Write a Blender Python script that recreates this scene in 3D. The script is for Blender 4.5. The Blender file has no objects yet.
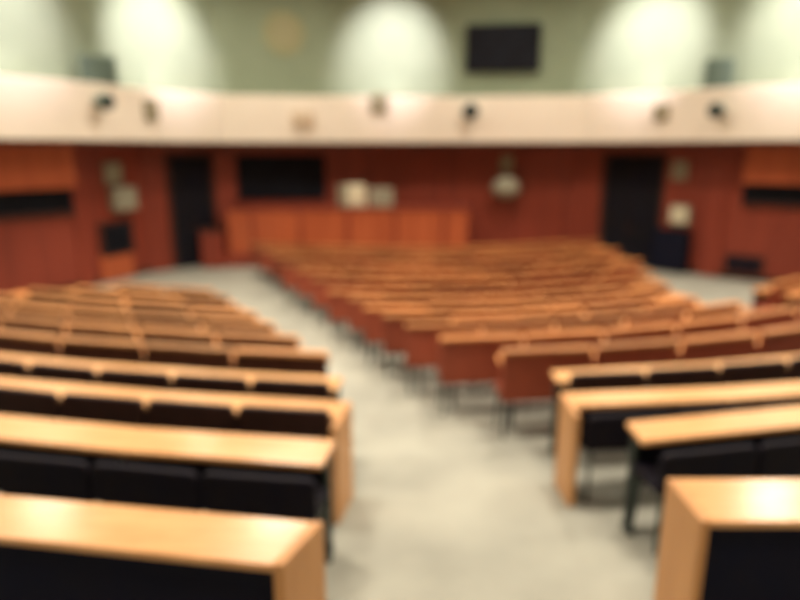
import bpy, bmesh, math, random
from mathutils import Vector, Matrix
random.seed(7)
scene = bpy.context.scene
COL = scene.collection
R = math.radians

# ---------------------------------------------------------------- camera, world, lights, exposure
EYE = 3.15
FPX = 622.0
cam_d = bpy.data.cameras.new('camera')
cam = bpy.data.objects.new('camera', cam_d); COL.objects.link(cam)
cam.location = (0, 0, EYE)
cam.rotation_euler = (R(90) - math.atan(150 / FPX), 0, 0)
cam_d.sensor_width = 36; cam_d.lens = FPX / 800 * 36
cam_d.dof.use_dof = True
cam_d.dof.focus_distance = 0.95
cam_d.dof.aperture_fstop = 1.12
scene.camera = cam

world = bpy.data.worlds.new('world'); scene.world = world; world.use_nodes = True
world.node_tree.nodes['Background'].inputs[0].default_value = (0.85, 0.9, 1.0, 1)
world.node_tree.nodes['Background'].inputs[1].default_value = 0.12

scene.view_settings.view_transform = 'Standard'
scene.view_settings.look = 'None'
scene.view_settings.gamma = 1
scene.view_settings.use_curve_mapping = False
scene.view_settings.exposure = 0.0

CEIL = 7.9
def area(x, y, z, size, power, spread=125, col=(1, .895, .765)):
    l = bpy.data.lights.new('ceiling_light', 'AREA'); l.shape = 'DISK'; l.size = size
    l.energy = power; l.color = col; l.spread = R(spread)
    o = bpy.data.objects.new('ceiling_light', l); COL.objects.link(o); o.location = (x, y, z)
for y, pw, sz in ((1.0, 70, .9), (5.0, 150, .9), (9.0, 200, .9)):
    for x in (-7.2, -2.4, 2.4, 7.4):
        area(x, y, CEIL - .03, sz, pw)
for x in (-8.2, -2.8, 2.8, 8.6):
    area(x, 12.9, CEIL - .03, 1.1, 200, 158)
for x in (-5.5, -2.5, 2.5, 5.7):
    area(x, 15.9, CEIL - .03, .6, 45, 150)

# ---------------------------------------------------------------- room geometry helpers
X0, RC, RAKE, FLAT = -0.3, 10.5, 0.11, 9.6
def bow(x): return .09 * -x + x * x / 42 if x < 0 else ((x - X0) ** 2 - X0 ** 2) / (2 * RC)
def s_of(x, y): return y - bow(x)
def y_of(s, x): return s + bow(x)
def fz(s): return max(0.0, RAKE * (FLAT - s))
def interp(t, x):
    if x <= t[0][0]: return t[0][1]
    for (a, b), (c, d) in zip(t, t[1:]):
        if x <= c: return b + (d - b) * (x - a) / (c - a)
    return t[-1][1]

WALL = [(-11.4, -4), (-11, 5), (-10.2, 9.5), (-8.75, 12.7), (-7.45, 14.3), (-6.6, 16.3), (-5, 17.7), (-2.5, 18.2), (0, 18.4),
        (2.5, 18.25), (5, 17.9), (6.9, 16.9), (8.2, 15.5), (9.6, 14.5), (11.2, 11.0), (11.8, 5), (12.0, -4)]
CP, SP = math.cos(math.atan(150 / FPX)), math.sin(math.atan(150 / FPX))
def on_wall(px, off=0, py=200):
    """point of the wall line in the direction of azimuth px/FPX, with inward normal angle"""
    u = (300 - py) / FPX; k = (px - 400) / FPX / (CP + u * SP)
    line = offset_line(WALL, off)
    for (a, b), (c, d) in zip(line[1:], line[2:-1]):
        fa, fc = a - k * b, c - k * d
        if fa <= 0 <= fc or fc <= 0 <= fa:
            t = fa / (fa - fc)
            return (a + (c - a) * t, b + (d - b) * t), math.atan2(d - b, c - a)
    raise ValueError(px)
def offset_line(pts, off):
    out = []
    for i, (x, y) in enumerate(pts):
        a = pts[max(0, i - 1)]; b = pts[min(len(pts) - 1, i + 1)]
        dx, dy = b[0] - a[0], b[1] - a[1]; L = math.hypot(dx, dy)
        out.append((x + dy / L * off, y - dx / L * off))      # to the right of the direction: into the room
    return out
def zpx(py, dist):
    u = (300 - py) / FPX
    return EYE + dist * (-SP + u * CP) / (CP + u * SP)

# ---------------------------------------------------------------- materials
def mat(name, col, rough=.5, spec=.5, metallic=0, noise=None, col2=None, scale=(1, 1, 1), nscale=6, detail=4, bump=0, vary=0):
    m = bpy.data.materials.new(name); m.use_nodes = True
    nt = m.node_tree; b = nt.nodes['Principled BSDF']
    b.inputs['Base Color'].default_value = (*col, 1)
    b.inputs['Roughness'].default_value = rough
    b.inputs['Specular IOR Level'].default_value = spec
    b.inputs['Metallic'].default_value = metallic
    if col2:
        tc = nt.nodes.new('ShaderNodeTexCoord'); mp = nt.nodes.new('ShaderNodeMapping')
        mp.inputs['Scale'].default_value = scale
        nz = nt.nodes.new('ShaderNodeTexNoise'); nz.inputs['Scale'].default_value = nscale; nz.inputs['Detail'].default_value = detail
        cr = nt.nodes.new('ShaderNodeValToRGB')
        cr.color_ramp.elements[0].position = .35; cr.color_ramp.elements[0].color = (*col, 1)
        cr.color_ramp.elements[1].position = .65; cr.color_ramp.elements[1].color = (*col2, 1)
        nt.links.new(tc.outputs['Object'], mp.inputs['Vector']); nt.links.new(mp.outputs[0], nz.inputs['Vector'])
        nt.links.new(nz.outputs['Fac'], cr.inputs[0]); nt.links.new(cr.outputs[0], b.inputs['Base Color'])
        if bump:
            bp = nt.nodes.new('ShaderNodeBump'); bp.inputs['Strength'].default_value = bump
            nt.links.new(nz.outputs['Fac'], bp.inputs['Height']); nt.links.new(bp.outputs[0], b.inputs['Normal'])
    if vary:   # each piece a little lighter or darker by wear
        oi = nt.nodes.new('ShaderNodeObjectInfo'); mr = nt.nodes.new('ShaderNodeMapRange')
        mr.inputs['To Min'].default_value = 1 - vary; mr.inputs['To Max'].default_value = 1 + vary * .5
        hs = nt.nodes.new('ShaderNodeHueSaturation')
        nt.links.new(oi.outputs['Random'], mr.inputs[0]); nt.links.new(mr.outputs[0], hs.inputs['Value'])
        nt.links.new(cr.outputs[0], hs.inputs['Color']); nt.links.new(hs.outputs[0], b.inputs['Base Color'])
    return m
M = {
    'redwood': mat('red_wood_panelling', (.22, .039, .022), .42, .35, col2=(.30, .054, .028), scale=(2.2, 2.2, .15), nscale=2.5),
    'orangewood': mat('orange_wood', (.42, .090, .032), .4, .4, col2=(.52, .12, .042), scale=(2.5, 2.5, .2), nscale=2.5),  # redwood's lit tone put into the colour for headers; orange bench front shares it
    'tan': mat('tan_wood', (.64, .335, .14), .2, .5, col2=(.74, .405, .18), scale=(1, 5, 1), nscale=3),
    'endtan': mat('end_panel_wood', (.52, .25, .09), .45, .4, col2=(.60, .30, .11), scale=(5, 5, .5), nscale=3),
    'rim': mat('orange_rail_wood', (.50, .19, .055), .4, .4, col2=(.62, .26, .085), scale=(1, 5, 1), nscale=3, vary=.45),
    'redchair': mat('red_brown_leather', (.25, .054, .026), .55, .3, col2=(.32, .068, .032), nscale=7, bump=.05, vary=.4),
    'umberchair': mat('umber_leather', (.075, .026, .015), .5, .35, col2=(.12, .040, .021), nscale=7, bump=.05, vary=.35),
    'rim2': mat('honey_rail_wood', (.42, .19, .07), .4, .4, col2=(.56, .27, .10), scale=(1, 5, 1), nscale=3, vary=.35),
    'brownchair': mat('dark_brown_leather', (.028, .012, .009), .55, .25, col2=(.042, .017, .012), nscale=7, bump=.05),
    'blackchair': mat('black_leather', (.010, .009, .017), .6, .1, col2=(.014, .011, .014), nscale=7, bump=.05),
    'blackpanel': mat('black_panel', (.010, .011, .024), .75, .06, col2=(.012, .012, .022)),
    'metal': mat('dark_green_metal', (.022, .034, .030), .45, .5, col2=(.03, .045, .04)),
    'carpet': mat('pale_carpet', (.285, .283, .235), .95, .1, col2=(.37, .365, .30), nscale=1.2, detail=8),
    'green': mat('green_wall_paint', (.22, .27, .185), .85, .2, col2=(.24, .29, .20), nscale=1.5),
    'beige': mat('beige_plaster', (.85, .775, .65), .8, .2, col2=(.88, .805, .68), nscale=1.5),
    'ceiling': mat('ceiling_paint', (.62, .58, .48), .9, .2, col2=(.66, .62, .52), nscale=2),
    'black': mat('black_screen', (.011, .013, .019), .6, .1, col2=(.007, .007, .010)),
    'blackmatte': mat('black_door', (.012, .011, .019), .8, .1, col2=(.014, .012, .013), nscale=3),
    'darkframe': mat('dark_brown_frame', (.05, .018, .012), .5, .3, col2=(.07, .024, .014), scale=(4, 4, .3)),
    'greygreen': mat('grey_green_casing', (.12, .17, .14), .6, .3, col2=(.135, .19, .155)),
    'grille': mat('dark_grille', (.10, .145, .12), .7, .3, col2=(.12, .17, .14), nscale=90),
    'tancase': mat('tan_casing', (.30, .27, .18), .6, .3, col2=(.33, .30, .20)),
    'palecase': mat('pale_beige_casing', (.60, .48, .34), .6, .3, col2=(.63, .51, .37)),
    'grey': mat('pale_grey_shell', (.30, .28, .20), .5, .3, col2=(.34, .32, .23)),
    'white': mat('off_white_shell', (.72, .66, .46), .5, .3, col2=(.77, .70, .50)),
    'ochre': mat('ochre_enamel', (.28, .27, .15), .6, .3, col2=(.30, .29, .165)),
    'ochre2': mat('pale_ochre_enamel', (.27, .28, .15), .6, .3, col2=(.29, .30, .17)),
    'steel': mat('brushed_steel', (.12, .11, .10), .5, .3, 0),
}

# ---------------------------------------------------------------- mesh helpers
def box(bm, x0, x1, y0, y1, z0, z1, mtx=None):
    v = [bm.verts.new(Vector(p)) for p in ((x0, y0, z0), (x1, y0, z0), (x1, y1, z0), (x0, y1, z0), (x0, y0, z1), (x1, y0, z1), (x1, y1, z1), (x0, y1, z1))]
    if mtx:
        for w in v: w.co = mtx @ w.co
    for f in ((3, 2, 1, 0), (4, 5, 6, 7), (0, 1, 5, 4), (1, 2, 6, 5), (2, 3, 7, 6), (3, 0, 4, 7)):
        bm.faces.new([v[i] for i in f])
def strip(bm, inner, outer, z0, z1):
    """closed solid between two plan polylines"""
    n = len(inner)
    def col(p, z): return bm.verts.new((p[0], p[1], z))
    a = [col(p, z0) for p in inner]; b = [col(p, z0) for p in outer]; c = [col(p, z1) for p in inner]; d = [col(p, z1) for p in outer]
    for i in range(n - 1):
        bm.faces.new((a[i], a[i + 1], c[i + 1], c[i])); bm.faces.new((b[i + 1], b[i], d[i], d[i + 1]))
        bm.faces.new((c[i], c[i + 1], d[i + 1], d[i])); bm.faces.new((b[i], b[i + 1], a[i + 1], a[i]))
    bm.faces.new((b[0], a[0], c[0], d[0])); bm.faces.new((a[-1], b[-1], d[-1], c[-1]))
def outline_prism(bm, pts, y0, y1, curve=0):
    """outline in x,z extruded along y; curve bows it in plan"""
    cy = lambda x: curve * x * x
    a = [bm.verts.new((x, y0 + cy(x), z)) for x, z in pts]; b = [bm.verts.new((x, y1 + cy(x), z)) for x, z in pts]
    n = len(pts)
    bm.faces.new(a); bm.faces.new(b[::-1])
    for i in range(n): bm.faces.new((a[(i + 1) % n], a[i], b[i], b[(i + 1) % n]))
def rrect(w, z0, z1, r, seg=5, bottom=None):
    rb = r if bottom is None else bottom
    pts = []
    for cx, cz, a0, rr in ((w / 2 - r, z1 - r, 0, r), (-w / 2 + r, z1 - r, 90, r), (-w / 2 + rb, z0 + rb, 180, rb), (w / 2 - rb, z0 + rb, 270, rb)):
        for k in range(seg + 1):
            a = R(a0 + 90 * k / seg); pts.append((cx + rr * math.cos(a), cz + rr * math.sin(a)))
    return pts
def tube(bm, p, q, r, n=10, r2=None):
    p, q = Vector(p), Vector(q); d = (q - p).normalized()
    u = d.orthogonal().normalized(); w = d.cross(u); r2 = r if r2 is None else r2
    a = [bm.verts.new(p + (u * math.cos(2 * math.pi * i / n) + w * math.sin(2 * math.pi * i / n)) * r) for i in range(n)]
    b = [bm.verts.new(q + (u * math.cos(2 * math.pi * i / n) + w * math.sin(2 * math.pi * i / n)) * r2) for i in range(n)]
    for i in range(n): bm.faces.new((a[i], a[(i + 1) % n], b[(i + 1) % n], b[i]))
    bm.faces.new(a[::-1]); bm.faces.new(b)
def lathe(bm, prof, n=20, origin=(0, 0, 0), axis='z'):
    rings = []
    for r, h in prof:
        ring = []
        for i in range(n):
            a = 2 * math.pi * i / n
            c = (r * math.cos(a), r * math.sin(a), h) if axis == 'z' else (r * math.cos(a), h, r * math.sin(a))
            ring.append(bm.verts.new(Vector(c) + Vector(origin)))
        rings.append(ring)
    for p, q in zip(rings, rings[1:]):
        for i in range(n): bm.faces.new((p[i], p[(i + 1) % n], q[(i + 1) % n], q[i]))
    bm.faces.new(rings[0][::-1]); bm.faces.new(rings[-1])
def obj(name, bm, m, parent=None, bevel=0, smooth=False):
    bmesh.ops.recalc_face_normals(bm, faces=bm.faces)
    me = bpy.data.meshes.new(name); bm.to_mesh(me); bm.free()
    me.materials.append(M[m])
    if smooth:
        for p in me.polygons: p.use_smooth = True
    o = bpy.data.objects.new(name, me); COL.objects.link(o)
    if parent: o.parent = parent
    if bevel:
        b = o.modifiers.new('bevel', 'BEVEL'); b.width = bevel; b.segments = 2; b.limit_method = 'ANGLE'
    return o
def thing(name, label, cat, loc=(0, 0, 0), rz=0, group=None):
    o = bpy.data.objects.new(name, None); COL.objects.link(o)
    o.location = loc; o.rotation_euler = (0, 0, rz); o['label'] = label; o['category'] = cat
    if group: o['group'] = group
    return o
def struct(name, bm, m, bevel=0):
    o = obj(name, bm, m, bevel=bevel); o['kind'] = 'structure'; return o
def B(): return bmesh.new()
def bx(*a):
    bm = bmesh.new(); box(bm, *a); return bm

# ---------------------------------------------------------------- the setting
bm = B()
xs = [-12.2 + i * .6 for i in range(41)]; ys = [-4.3 + j * .5 for j in range(48)]
g = [[bm.verts.new((x, y, fz(s_of(x, y)) if y < 17 else 0)) for x in xs] for y in ys]
for j in range(len(ys) - 1):
    for i in range(len(xs) - 1): bm.faces.new((g[j][i], g[j][i + 1], g[j + 1][i + 1], g[j + 1][i]))
for rng in (list(bm.edges),):
    ext = [e for e in rng if e.is_boundary]
    r = bmesh.ops.extrude_edge_only(bm, edges=ext)
    for v in [q for q in r['geom'] if isinstance(q, bmesh.types.BMVert)]: v.co.z = -.3
fl = struct('floor', bm, 'carpet')

FT = 3.33
PROJ = 1.12            # fascia underside
iL, iR = 5, 11       # corners between side walls and the front wall
def wall_solid(name, pts, m, z0, z1, t=.2):
    bm = B(); strip(bm, pts, offset_line(pts, -t), z0, z1); return struct(name, bm, m)
wall_solid('wall_left', WALL[:iL + 1], 'redwood', -.1, FT + .1)
wall_solid('wall_front', WALL[iL:iR + 1], 'redwood', -.1, FT + .1)
wall_solid('wall_right', WALL[iR:], 'redwood', -.1, FT + .1)
UP = offset_line(WALL, .3)
bm = B(); strip(bm, UP, offset_line(UP, -.2), FT + .1, CEIL); struct('wall_upper', bm, 'green')
bm = B(); FA = offset_line(WALL, PROJ); strip(bm, FA, offset_line(FA, -PROJ + .31), FT + .02, 4.53); struct('trim_1', bm, 'beige', .02)
bm = B(); F2 = offset_line(WALL, PROJ - .02); strip(bm, F2, offset_line(F2, -PROJ + .04), FT - .06, FT + .02); struct('trim_2', bm, 'darkframe')
struct('wall_back', bx(-12, 12.5, -4.25, -4.05, -.1, CEIL), 'beige')
struct('ceiling', bx(-12.2, 12.6, -4.3, 19, CEIL, CEIL + .2), 'ceiling')

def wall_thing(px, name, label, cat, off=0, z=0, group=None, py=200, turn=1):
    (x, y), a = on_wall(px, off, py)
    return thing(name, label, cat, (x, y, z), a * turn, group), y
def wall_mtx(px, off=0, z=0):
    (x, y), a = on_wall(px, off)
    return Matrix.Translation((x, y, z)) @ Matrix.Rotation(a, 4, 'Z'), y

# doorways in the front wall; the openings' darkness is put into black leaves
def door(n, px, w):
    (x, y), a = on_wall(px)
    d = bpy.data.objects.new('door_%d' % n, None); COL.objects.link(d); d.location = (x, y, 0); d.rotation_euler = (0, 0, a)
    d['kind'] = 'structure'
    bm = B(); box(bm, -w / 2 - .09, -w / 2, -.07, 0, 0, 3.0); box(bm, w / 2, w / 2 + .09, -.07, 0, 0, 3.0); box(bm, -w / 2 - .09, w / 2 + .09, -.07, 0, 3.0, 3.08)
    obj('door_frame', bm, 'darkframe', d)
    for sx in (-1, 1):
        lf = obj('door_leaf', bx(min(0, sx * w / 2) + .005, max(0, sx * w / 2) - .005, -.045, -.002, .01, 2.99), 'blackmatte', d)
        bm = B(); tube(bm, (sx * .06, -.085, .95), (sx * .06, -.085, 1.25), .012); tube(bm, (sx * .06, -.085, .97), (sx * .06, -.044, .97), .008); tube(bm, (sx * .06, -.085, 1.23), (sx * .06, -.044, 1.23), .008)
        obj('door_handle', bm, 'darkframe', lf)
door(1, 192, 1.12)
door(2, 632, 1.45)

# side booths: projecting header panel with a dark window band under it
def booth(px_a, px_b, zt0, zw0, wname, prot=.34):
    pa, _ = on_wall(px_a); pb, _ = on_wall(px_b)
    mid = [p for p in WALL if min(pa[0], pb[0]) < p[0] < max(pa[0], pb[0])]
    line = [pa] + mid + [pb]
    a = offset_line(line, prot); b = offset_line(line, .005)
    bm = B(); strip(bm, a, b, zt0, FT - .07); hd = struct('trim_3' if px_a < 400 else 'trim_4', bm, 'orangewood', .01)
    w = bpy.data.objects.new(wname, None); COL.objects.link(w); w['kind'] = 'structure'
    bm = B(); strip(bm, offset_line(line, .03), offset_line(line, .004), zw0, zt0 - .004); obj('window_pane', bm, 'black', w)
    bm = B(); strip(bm, offset_line(line, .12), offset_line(line, .004), zw0 - .08, zw0 - .003); obj('window_sill', bm, 'darkframe', w)
booth(-110, 72, 2.33, 1.80, 'window_1')
booth(742, 900, 2.38, 1.92, 'window_2')
# wood pilasters / panels that stand proud of the wall
def pilaster(n, px, w, z0, z1, m='redwood', t=.06):
    mt, y = wall_mtx(px); bm = B(); box(bm, -w / 2, w / 2, -t, -.002, z0, z1, mt); return struct('trim_%d' % n, bm, m, .006)
pilaster(5, 225, .62, 0, 3.05, 'redwood', .10)
pilaster(6, 110, 1.0, 0.02, .72, 'orangewood', .05)
pilaster(7, 153, .55, 0, 3.05, 'redwood', .05)
pilaster(8, 578, .9, 0, 3.05, 'redwood', .05)
pilaster(9, 445, 2.6, .0, 3.05, 'redwood', .04)
pilaster(10, 716, .5, 0, 3.05, 'redwood', .06)
pilaster(11, 78, .3, 0, 2.3, 'redwood', .05)
# baseboard
bm = B(); seg = WALL[3:iL + 1]; strip(bm, offset_line(seg, .03), offset_line(seg, .001), 0, .12); struct('baseboard_left', bm, 'darkframe')
bm = B(); seg = WALL[iR:14]; strip(bm, offset_line(seg, .03), offset_line(seg, .001), 0, .12); struct('baseboard_right', bm, 'darkframe')

# wall washers above the green wall (the five scallops of light)
def washer(px, e, up=False):
    (x, y), a = on_wall(px, .3, 60)
    l = bpy.data.lights.new('wall_washer', 'SPOT'); l.energy = e; l.color = (1, .85, .95)
    l.spot_blend = 1.0; l.shadow_soft_size = .1 if not up else .03
    o = bpy.data.objects.new('wall_washer', l); COL.objects.link(o)
    out, z, tz = (3.0, CEIL - .12, 5.55) if not up else (.50, 4.60, 5.45)      # ceiling spot / lamp lying on the ledge
    l.spot_size = R(57) if not up else R(125)
    p = Vector((x + math.sin(a) * out, y - math.cos(a) * out, z)); o.location = p
    t = Vector((x, y, tz))
    o.rotation_euler = (t - p).to_track_quat('-Z', 'Y').to_euler()
for px, e in ((-4, .8), (155, 1), (392, 1), (652, 1), (806, .8)):
    washer(px, 2000 * e); washer(px, 14 * e, True)

# ---------------------------------------------------------------- fixtures on the front wall
# wall-mounted monitors
t, y = wall_thing(503, 'television', 'large black television high on the green wall right of centre', 'television', .42, py=47)
z0, z1 = zpx(72, y), zpx(24, y); w = 1.96
obj('housing', bx(-w / 2, w / 2, -.06, .04, z0, z1), 'blackmatte', t, .01)
obj('screen', bx(-w / 2 + .05, w / 2 - .05, -.066, -.061, z0 + .06, z1 - .05), 'black', t)
obj('wall_bracket', bx(-.25, .25, .04, .11, (z0 + z1) / 2 - .2, (z0 + z1) / 2 + .2), 'metal', t)
t, y = wall_thing(283, 'projection_screen', 'wide black screen on the red wood wall above the long bench', 'screen', .02)
z0, z1 = zpx(199, y), zpx(155, y); w = 2.46
obj('housing', bx(-w / 2, w / 2, -.06, .0, z0, z1), 'blackmatte', t, .01)
obj('screen', bx(-w / 2 + .05, w / 2 - .05, -.066, -.061, z0 + .06, z1 - .05), 'black', t)
# ochre emblem
t, y = wall_thing(284, 'wall_emblem', 'faded round ochre emblem on the green wall above the black screen', 'emblem', .3, py=35)
bm = B(); lathe(bm, [(.56, 0), (.56, -.03), (.53, -.045), (.45, -.03), (.45, -.029)], 32, (0, 0, zpx(33, y)), 'y'); obj('ring', bm, 'ochre2', t)
bm = B(); lathe(bm, [(.40, -.03), (.38, -.05), (.2, -.055)], 32, (0, 0, zpx(33, y)), 'y'); obj('disc', bm, 'ochre', t)
# loudspeakers on the ledge of the beige band
def speaker(px, py, w, h, lab):
    t, y = wall_thing(px, 'loudspeaker', lab, 'loudspeaker', PROJ - .3, 0, 'loudspeakers above the beige band', py, .25)
    k = y / FPX; z0 = 4.535; h = h * k * .98; w = w * k
    obj('cabinet', bx(-w / 2, w / 2, -.15, .12, z0, z0 + h), 'greygreen', t, .02)
    obj('grille', bx(-w / 2 + .04, w / 2 - .04, -.165, -.151, z0 + .05, z0 + h - .05), 'grille', t)
speaker(99, 70, 31, 26, 'grey-green square loudspeaker on the beige band ledge, far left')
speaker(717, 80, 24, 27, 'grey-green upright loudspeaker on the beige band ledge, far right')
# small devices mounted on the face of the band
def spot_device(px, py, r, m, lab, cat='spotlight', name='spotlight'):
    (x, y), a = on_wall(px, PROJ, py)
    fy = dist = y
    z = zpx(py, dist)
    rr = r * dist / FPX
    t = thing(name, lab, cat, (x, y, z), a, 'small fixtures on the beige band')
    obj('mount', bx(-.07, .07, -.03, -.001, -.07, .07), m, t, .005)
    bm = B(); tube(bm, (0, -.03, 0), (0, -.12, -.01), .025); obj('arm', bm, m, t)
    bm = B(); lathe(bm, [(rr * .55, -.12), (rr * .85, -.15), (rr, -.22), (rr, -.36), (rr * .9, -.37)], 20, (0, 0, 0), 'y'); hd = obj('lamp_head', bm, m, t, smooth=False)
    bm = B(); lathe(bm, [(rr * .8, -.371), (rr * .6, -.385), (rr * .2, -.39)], 20, (0, 0, 0), 'y'); obj('lens', bm, 'black' if m != 'palecase' else m, hd)
def box_device(px, py, w, h, m, lab):
    (x, y), a = on_wall(px, PROJ, py)
    fy = y; z = zpx(py, fy); w *= fy / FPX; h *= fy / FPX
    t = thing('wall_box', lab, 'box', (x, y, z), a, 'small fixtures on the beige band')
    obj('case', bx(-w / 2, w / 2, -.09, -.001, -h / 2, h / 2), m, t, .02)
    obj('cover', bx(-w / 2 + .03, w / 2 - .03, -.105, -.091, -h / 2 + .03, h / 2 - .03), m, t, .004)
spot_device(96, 102, 7.5, 'greygreen', 'small dark round spotlight just below the left loudspeaker')
box_device(150, 110, 17, 19, 'tancase', 'small tan box on the beige band, right of the left loudspeaker')
box_device(303, 120, 21, 15, 'palecase', 'pale beige box low on the beige band, above the black screen')
box_device(379, 103, 17, 17, 'tancase', 'grey box high on the beige band near its middle')
spot_device(470, 112, 7.5, 'greygreen', 'small dark round spotlight on the beige band below the television')
box_device(662, 112, 15, 15, 'tancase', 'small tan box on the beige band, left of the right loudspeaker')
spot_device(721, 111, 7, 'greygreen', 'small dark round spotlight just below the right loudspeaker')

# pale fixtures on the red wood wall
t, y = wall_thing(115, 'notice_board', 'tan notice high on the left wall above a pale box', 'notice', .0)
obj('board', bx(-.26, .26, -.04, -.001, zpx(184, y), zpx(163, y)), 'tancase', t, .005)
obj('frame', bx(-.29, .29, -.03, -.001, zpx(184, y) - .03, zpx(163, y) + .03), 'darkframe', t)
t, y = wall_thing(119, 'wall_cabinet', 'pale grey box on the left wall under a tan notice', 'box', .0)
obj('case', bx(-.34, .34, -.26, -.052, zpx(210, y), zpx(187, y)), 'grey', t, .02)
obj('door', bx(-.30, .30, -.275, -.261, zpx(210, y) + .04, zpx(187, y) - .04), 'grey', t, .004)
obj('bracket', bx(-.2, .2, -.052, -.001, zpx(208, y), zpx(190, y)), 'darkframe', t)
t, y = wall_thing(112, 'service_hatch', 'small black hatch low on the left red wall', 'hatch', .0)
obj('frame', bx(-.52, .52, -.06, -.002, zpx(255, y), zpx(221, y)), 'darkframe', t, .01)
obj('shutter', bx(-.42, .40, -.075, -.061, zpx(252, y), zpx(224, y)), 'black', t)
t, y = wall_thing(505, 'wall_lamp', 'pale round-shaded wall lamp on the red wall right of the bench', 'lamp', .05)
zc = zpx(186, y)
bm = B(); box(bm, -.17, .17, -.05, -.002, zc + .38, zc + .85); obj('back_plate', bm, 'tancase', t, .02)
bm = B(); tube(bm, (0, -.05, zc + .5), (0, -.25, zc + .36), .03); tube(bm, (0, -.25, zc + .36), (0, -.28, zc + .2), .03); obj('arm', bm, 'tancase', t)
bm = B(); lathe(bm, [(.10, .28), (.30, .20), (.40, .02), (.38, -.14), (.25, -.26), (.08, -.30)], 24, (0, -.42, zc), 'z'); obj('lamp_shade', bm, 'grey', t, smooth=True)
t, y = wall_thing(677, 'notice_board', 'small pale notice on the right wall beside the dark doors', 'notice', .0)
obj('board', bx(-.2, .2, -.04, -.001, zpx(180, y), zpx(161, y)), 'tancase', t, .005)
t, y = wall_thing(683, 'wall_cabinet', 'small pale square box at shoulder height right of the dark doors', 'box', .0)
obj('case', bx(-.25, .25, -.16, -.001, zpx(224, y), zpx(205, y)), 'grey', t, .02)
obj('door', bx(-.21, .21, -.172, -.161, zpx(224, y) + .04, zpx(205, y) - .04), 'white', t, .004)
t, y = wall_thing(679, 'service_cupboard', 'low black cupboard against the right wall beside the dark doors', 'cupboard', .0)
obj('body', bx(-.45, .45, -.35, -.035, 0.02, 1.12), 'blackmatte', t, .01)
for sx in (-1, 1):
    d = obj('door', bx(min(0, sx * .44) + .005, max(0, sx * .44) - .005, -.372, -.352, .06, 1.08), 'blackpanel', t)
    bm = B(); tube(bm, (sx * .05, -.372, .6), (sx * .05, -.395, .6), .015); obj('knob', bm, 'darkframe', d)
t, y = wall_thing(752, 'floor_vent', 'low dark vent at the foot of the right red wall', 'vent', .0)
obj('frame', bx(-.42, .42, -.07, -.032, .18, .62), 'darkframe', t, .01)
bm = B()
for k in range(6): box(bm, -.37, .37, -.085, -.071, .22 + k * .062, .26 + k * .062)
obj('grille', bm, 'blackpanel', t)

# ---------------------------------------------------------------- the long front bench (dais)
t = thing('presidium_bench', 'long raised red-orange wooden bench in front of the black screen', 'bench', (-1.35, 17.05, 0))
obj('platform', bx(-3.5, 3.4, -.1, .95, 0.0, .35), 'redwood', t, .01)
obj('front_panel', bx(-3.35, 3.2, -.02, .04, .35, 1.56), 'orangewood', t, .006)
for x in (-3.39, 3.2):
    obj('end_panel', bx(x, x + .04, -.02, .62, .35, 1.56), 'redwood', t, .006)
obj('bench_top', bx(-3.42, 3.27, -.06, .66, 1.561, 1.63), 'redwood', t, .01)
for k in range(5):
    x = -2.05 + k * 1.31 - .65
    obj('pilaster', bx(x - .04, x + .04, -.045, -.021, .36, 1.55), 'redwood', t)
t = thing('side_desk', 'low dark red wooden desk at the left end of the long bench', 'desk', (-5.05, 16.75, 0))
obj('front_panel', bx(-.35, .22, -.02, .03, .02, 1.0), 'redwood', t, .006)
obj('desk_top', bx(-.38, .25, -.05, .5, 1.001, 1.05), 'darkframe', t, .008)
for x in (-.35, .18): obj('end_panel', bx(x, x + .04, .031, .45, 0, 1.0), 'redwood', t)
# pale things on the bench
def bench_box(px, w, h, m, name, lab, cat):
    yb = 17.33; x = (px - 400) / FPX * yb
    t = thing(name, lab, cat, (x, yb, 1.632), 0)
    obj('body', bx(-w / 2, w / 2, -.14, .14, 0, h), m, t, .02)
    return t, w, h
t, w, h = bench_box(343.5, .26, .58, 'tancase', 'document_rack', 'narrow ribbed grey rack at the left of the pale things on the bench', 'rack')
for k in range(4): obj('divider', bx(-w / 2 + .02 + k * .063, -w / 2 + .04 + k * .063, -.17, -.141, .02, h - .04), 'grey', t)
t, w, h = bench_box(357, .50, .60, 'white', 'display_monitor', 'brightest off-white box-shaped monitor on the long bench', 'monitor')
obj('screen_face', bx(-w / 2 + .06, w / 2 - .06, -.152, -.141, .1, h - .06), 'white', t, .01)
obj('stand', bx(-w / 2 + .1, w / 2 - .1, -.165, -.141, .0, .06), 'grey', t)
t, w, h = bench_box(381.5, .66, .50, 'grey', 'display_monitor', 'wider grey box-shaped monitor on the bench, right of brightest one', 'monitor')
obj('screen_face', bx(-w / 2 + .06, w / 2 - .06, -.152, -.141, .1, h - .06), 'grey', t, .01)
obj('stand', bx(-w / 2 + .1, w / 2 - .1, -.165, -.141, .0, .06), 'tancase', t)

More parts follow.
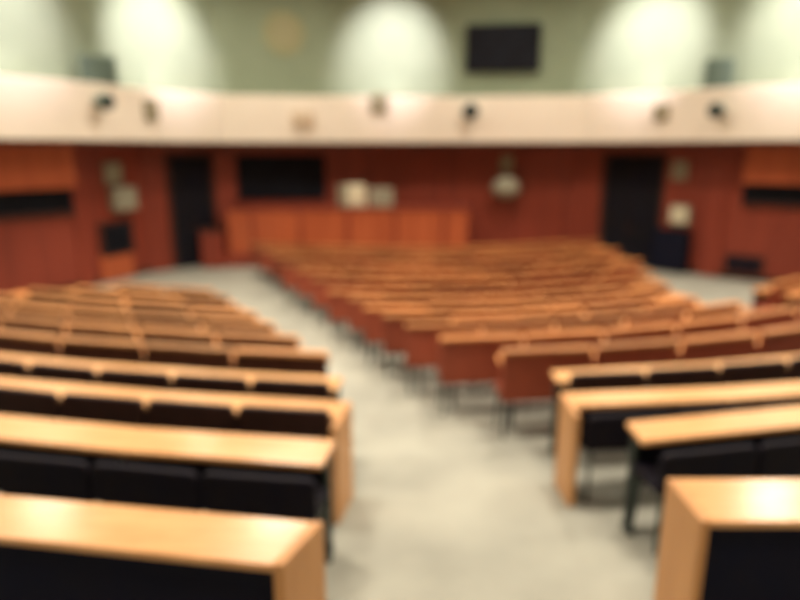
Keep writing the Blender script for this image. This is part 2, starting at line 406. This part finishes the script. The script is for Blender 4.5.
# ---------------------------------------------------------------- chairs
def make_chair(kind):
    w, zt, m, rail, wd = {'black': (.648, .70, 'blackchair', 'blackchair', .60), 'brown': (.635, .83, 'brownchair', 'brownchair', .58),
                      'red': (.87, .86, 'redchair', 'rim', .86), 'umber': (.87, .86, 'umberchair', 'rim2', .86)}[kind]
    wide = kind in ('red', 'umber')
    t = thing('conference_chair', 'chair', 'chair')
    # origin: floor under the back; +y faces the stage
    bm = B(); outline_prism(bm, rrect(w - .04, .40, .47, .03), .015, .325); obj('seat', bm, m, t, .012)
    bm = B(); outline_prism(bm, rrect(w, (.46, .38)[wide], zt, (.045, .03)[wide], bottom=.035), -.045, .0, .18); obj('backrest', bm, m, t, .01)
    if wide:
        bm = B(); outline_prism(bm, rrect(w + .01, zt + .001, zt + .035, .014, 3), -.075, .03, .18); obj('top_rail', bm, rail, t, .004)
    for sx in (-1, 1):
        for y, dy in ((.05, -.02), (.28, .02)):
            bm = B(); tube(bm, (sx * (w / 2 - .07), y, .40), (sx * (w / 2 - .05), y + dy, .0), .016, 8, .012); obj('leg', bm, 'metal', t)
    return t
LOOK = {'black': 'black low-backed chair', 'brown': 'dark brown chair', 'red': 'wide red-brown chair', 'umber': 'wide dark brown chair'}
proto, used = {k: make_chair(k) for k in LOOK}, {}
ORD = ['first', 'second', 'third', 'fourth', 'fifth', 'sixth', 'seventh', 'eighth', 'ninth', 'tenth', 'eleventh', 'twelfth', 'thirteenth', 'fourteenth', 'fifteenth', 'sixteenth', 'seventeenth', 'eighteenth']
def place_chair(kind, x, y, s, label, group, flat=1):
    src = proto[kind]
    if not used.get(kind): o = src; used[kind] = True
    else:
        o = src.copy(); COL.objects.link(o)
        for c in src.children:
            d = c.copy(); COL.objects.link(d); d.parent = o
    if kind in ('red', 'umber') and s > 6.9: y -= random.choice((0, 0, 0, .05, .1, .14))
    o.location = (x, y, fz(s_of(x, y)) + .004)
    o.rotation_euler = (0, 0, math.atan((bow(x + .1) - bow(x - .1)) / .2 * flat) + R(random.uniform(-1.4, 1.4)))
    o['label'] = label; o['group'] = group

# ---------------------------------------------------------------- desk rows
def desk_row(block, idx, s, xa, xb, depth, kind, start, panel=False, metal_end=True, pitch=.66, skew=.1, flat=1, closed=False):
    """s: row line of the far edge; xa<xb; start: -1 the aisle is at xa, +1 the aisle is at xb"""
    Y = lambda q, x: q + bow(xa) + (bow(x) - bow(xa)) * flat
    zf = fz(s - depth / 2); zt = zf + .75
    L = xb - xa; n = max(1, round(L / 1.3)); P = [xa + L * i / n for i in range(n + 1)]
    far = [(x, Y(s, x)) for x in P]; near = [(x, Y(s - depth, x)) for x in P]
    if block == 'left': near[-1] = (xb - skew * depth, Y(s - depth, xb)); 
    look = 'long tan wooden desk with tan end panel' if panel else ('long tan desk with open metal ends' if kind not in ('red', 'umber') else 'long narrow orange-tan desk')
    t = thing('row_desk', '%s, %s %s-block row from the camera' % (look, ORD[idx], block), 'desk',
              (xa, Y(s, xa), zf), 0, 'desk rows of the %s block' % block)
    bm = B(); strip(bm, near, far, zt - .035, zt); top = obj('desk_top', bm, 'tan' if kind not in ('red', 'umber') else 'rim', t, .006); 
    parts = [top]
    ln = lambda d0: [(x, Y(s - d0, x)) for x in [xa + .05 + (L - .1) * i / n for i in range(n + 1)]]
    bm = B(); strip(bm, ln(.035), ln(.015), zf + .30, zt - .036); parts.append(obj('modesty_panel', bm, 'blackpanel' if kind not in ('red', 'umber') else 'redchair', t))
    ends = [xa, xb]
    # supports every two seats, plus the aisle end
    aisle = xa if start < 0 else xb
    k = 0
    while True:
        x = aisle - start * ((.05 if pitch < .7 else .16) + k * 2 * pitch)
        if x < xa + .03 or x > xb - .03: break
        if not (panel and k == 0):
            yy = Y(s - .055, x)
            bm = B(); box(bm, x - .02, x + .02, yy - .03, yy + .03, fz(s - .055) + .03, zt - .036)
            box(bm, x - .022, x + .022, yy - .09, yy + .05, fz(s - .055) - .01, fz(s - .055) + .035)
            parts.append(obj('leg', bm, 'metal', t, .004))
        k += 1
    if panel:
        dd = depth + (.18 if idx == 2 else .0)
        x0, x1 = (xa - .045, xa - .002) if start < 0 else (xb + .002, xb + .045)
        yn, yf = Y(s - dd, aisle), Y(s, aisle)
        bm = B(); box(bm, x0, x1, yn, yf, zf - .02, zt + .002)
        if start > 0:
            for v in bm.verts:
                if v.co.y < (yn + yf) / 2: v.co.x -= skew * dd
        p = obj('end_panel', bm, 'endtan', t, .006); parts.append(p)
    inv = Matrix.Translation(t.location).inverted()
    for p in parts: p.data.transform(inv)
    # chairs tucked in behind the desk
    k = 0; cs = s - depth - .13
    if closed:
        bm = B(); strip(bm, [(x, Y(s - depth + .03, x)) for x in (xa + .003 + (skew * depth if False else 0), (xa + xb) / 2, xb - skew * depth - .003 if start > 0 else xb)],
                        [(x, Y(s - depth + .05, x)) for x in (xa + .003, (xa + xb) / 2, xb - skew * depth - .003 if start > 0 else xb)], zf - .02, zt - .036)
        bm.transform(inv); obj('back_panel', bm, 'blackpanel', t)
    while not closed:
        x = aisle - start * ((.05 if pitch < .7 else -.03) + pitch / 2 + k * pitch)
        if x < xa + pitch * .45 or x > xb - pitch * .45: break
        lab = '%s, %s from the aisle, %s %s-block row from the camera' % (LOOK[kind], ORD[k], ORD[idx], block)
        place_chair(kind, x, Y(cs, x), cs, lab, 'chairs of the %s block' % block, flat)
        k += 1

frame_x = lambda y: .643 * y + .75
LEFT_END = [(2.5, -.38), (4.3, -.40), (4.92, -.48), (5.84, -.72), (6.6, -1.2), (9.0, -2.5), (10.6, -3.55)]
left_rows = [(2.40, 'black', .30), (3.42, 'black', .31), (4.22, 'brown', .28), (4.92, 'brown', .28)] + [(q, 'umber', .28) for q in (5.66, 6.38, 7.1, 7.8, 8.5, 9.2, 9.9)]
for i, (s, k, dp) in enumerate(left_rows):
    xb = interp(LEFT_END, s)
    xa = max(-frame_x(y_of(s, -.6 * s)) - 1.0, interp([(7.8, -9), (8.5, -6.3), (9.9, -5.2)], s))
    # keep clear of the wall
    while True:
        yy = y_of(s, xa); wx = interp([(p[1], p[0]) for p in WALL[:iL + 1]], yy)
        if xa > wx + .45: break
        xa += .05
    desk_row('left', i, s, xa, xb, dp, k, 1, panel=i in (0, 2), pitch=.66 if k not in ('red', 'umber') else .895, skew=.42 if i == 0 else .15, closed=i == 0)
C_END = [(2.73, 1.40), (3.74, 1.49), (4.47, 1.23), (5.2, 1.35), (5.95, .84), (6.7, .30), (9.6, -.75), (12.3, -2.15), (15.5, -3.9)]
C_RIGHT = [(6.9, 5.4), (7.6, 4.4), (9.5, 4.75), (11.5, 5.2), (15.5, 5.3)]
centre_rows = [(2.73, 'black'), (3.62, 'black'), (4.36, 'black'), (5.05, 'brown'), (5.78, 'red'), (6.52, 'red')] + [(7.3 + .78 * k, 'red') for k in range(11)]
for i, (s, k) in enumerate(centre_rows):
    xa = interp(C_END, s)
    xb = min(frame_x(y_of(s, .6 * s)) + 1.2, interp(C_RIGHT, s)) if s > 6.8 else frame_x(y_of(s, .6 * s)) + 1.2
    desk_row('centre', i, s, xa, xb, (.38, .28, .25, .26)[i] if i < 4 else .28, k, -1, panel=i in (0, 2), pitch=.66 if k not in ('red', 'umber') else .895, skew=0, flat=([0, .85, .5, .65, .85] + [1] * 20)[i], closed=i == 0)
for i, s in enumerate((6.9, 7.6, 8.3)):
    xa = 6.05 - .1 * i; xb = frame_x(y_of(s, xa)) + 1.7
    if xb - xa > 1.0: desk_row('right', i, s, xa, xb, .30, 'red', -1, pitch=.895)
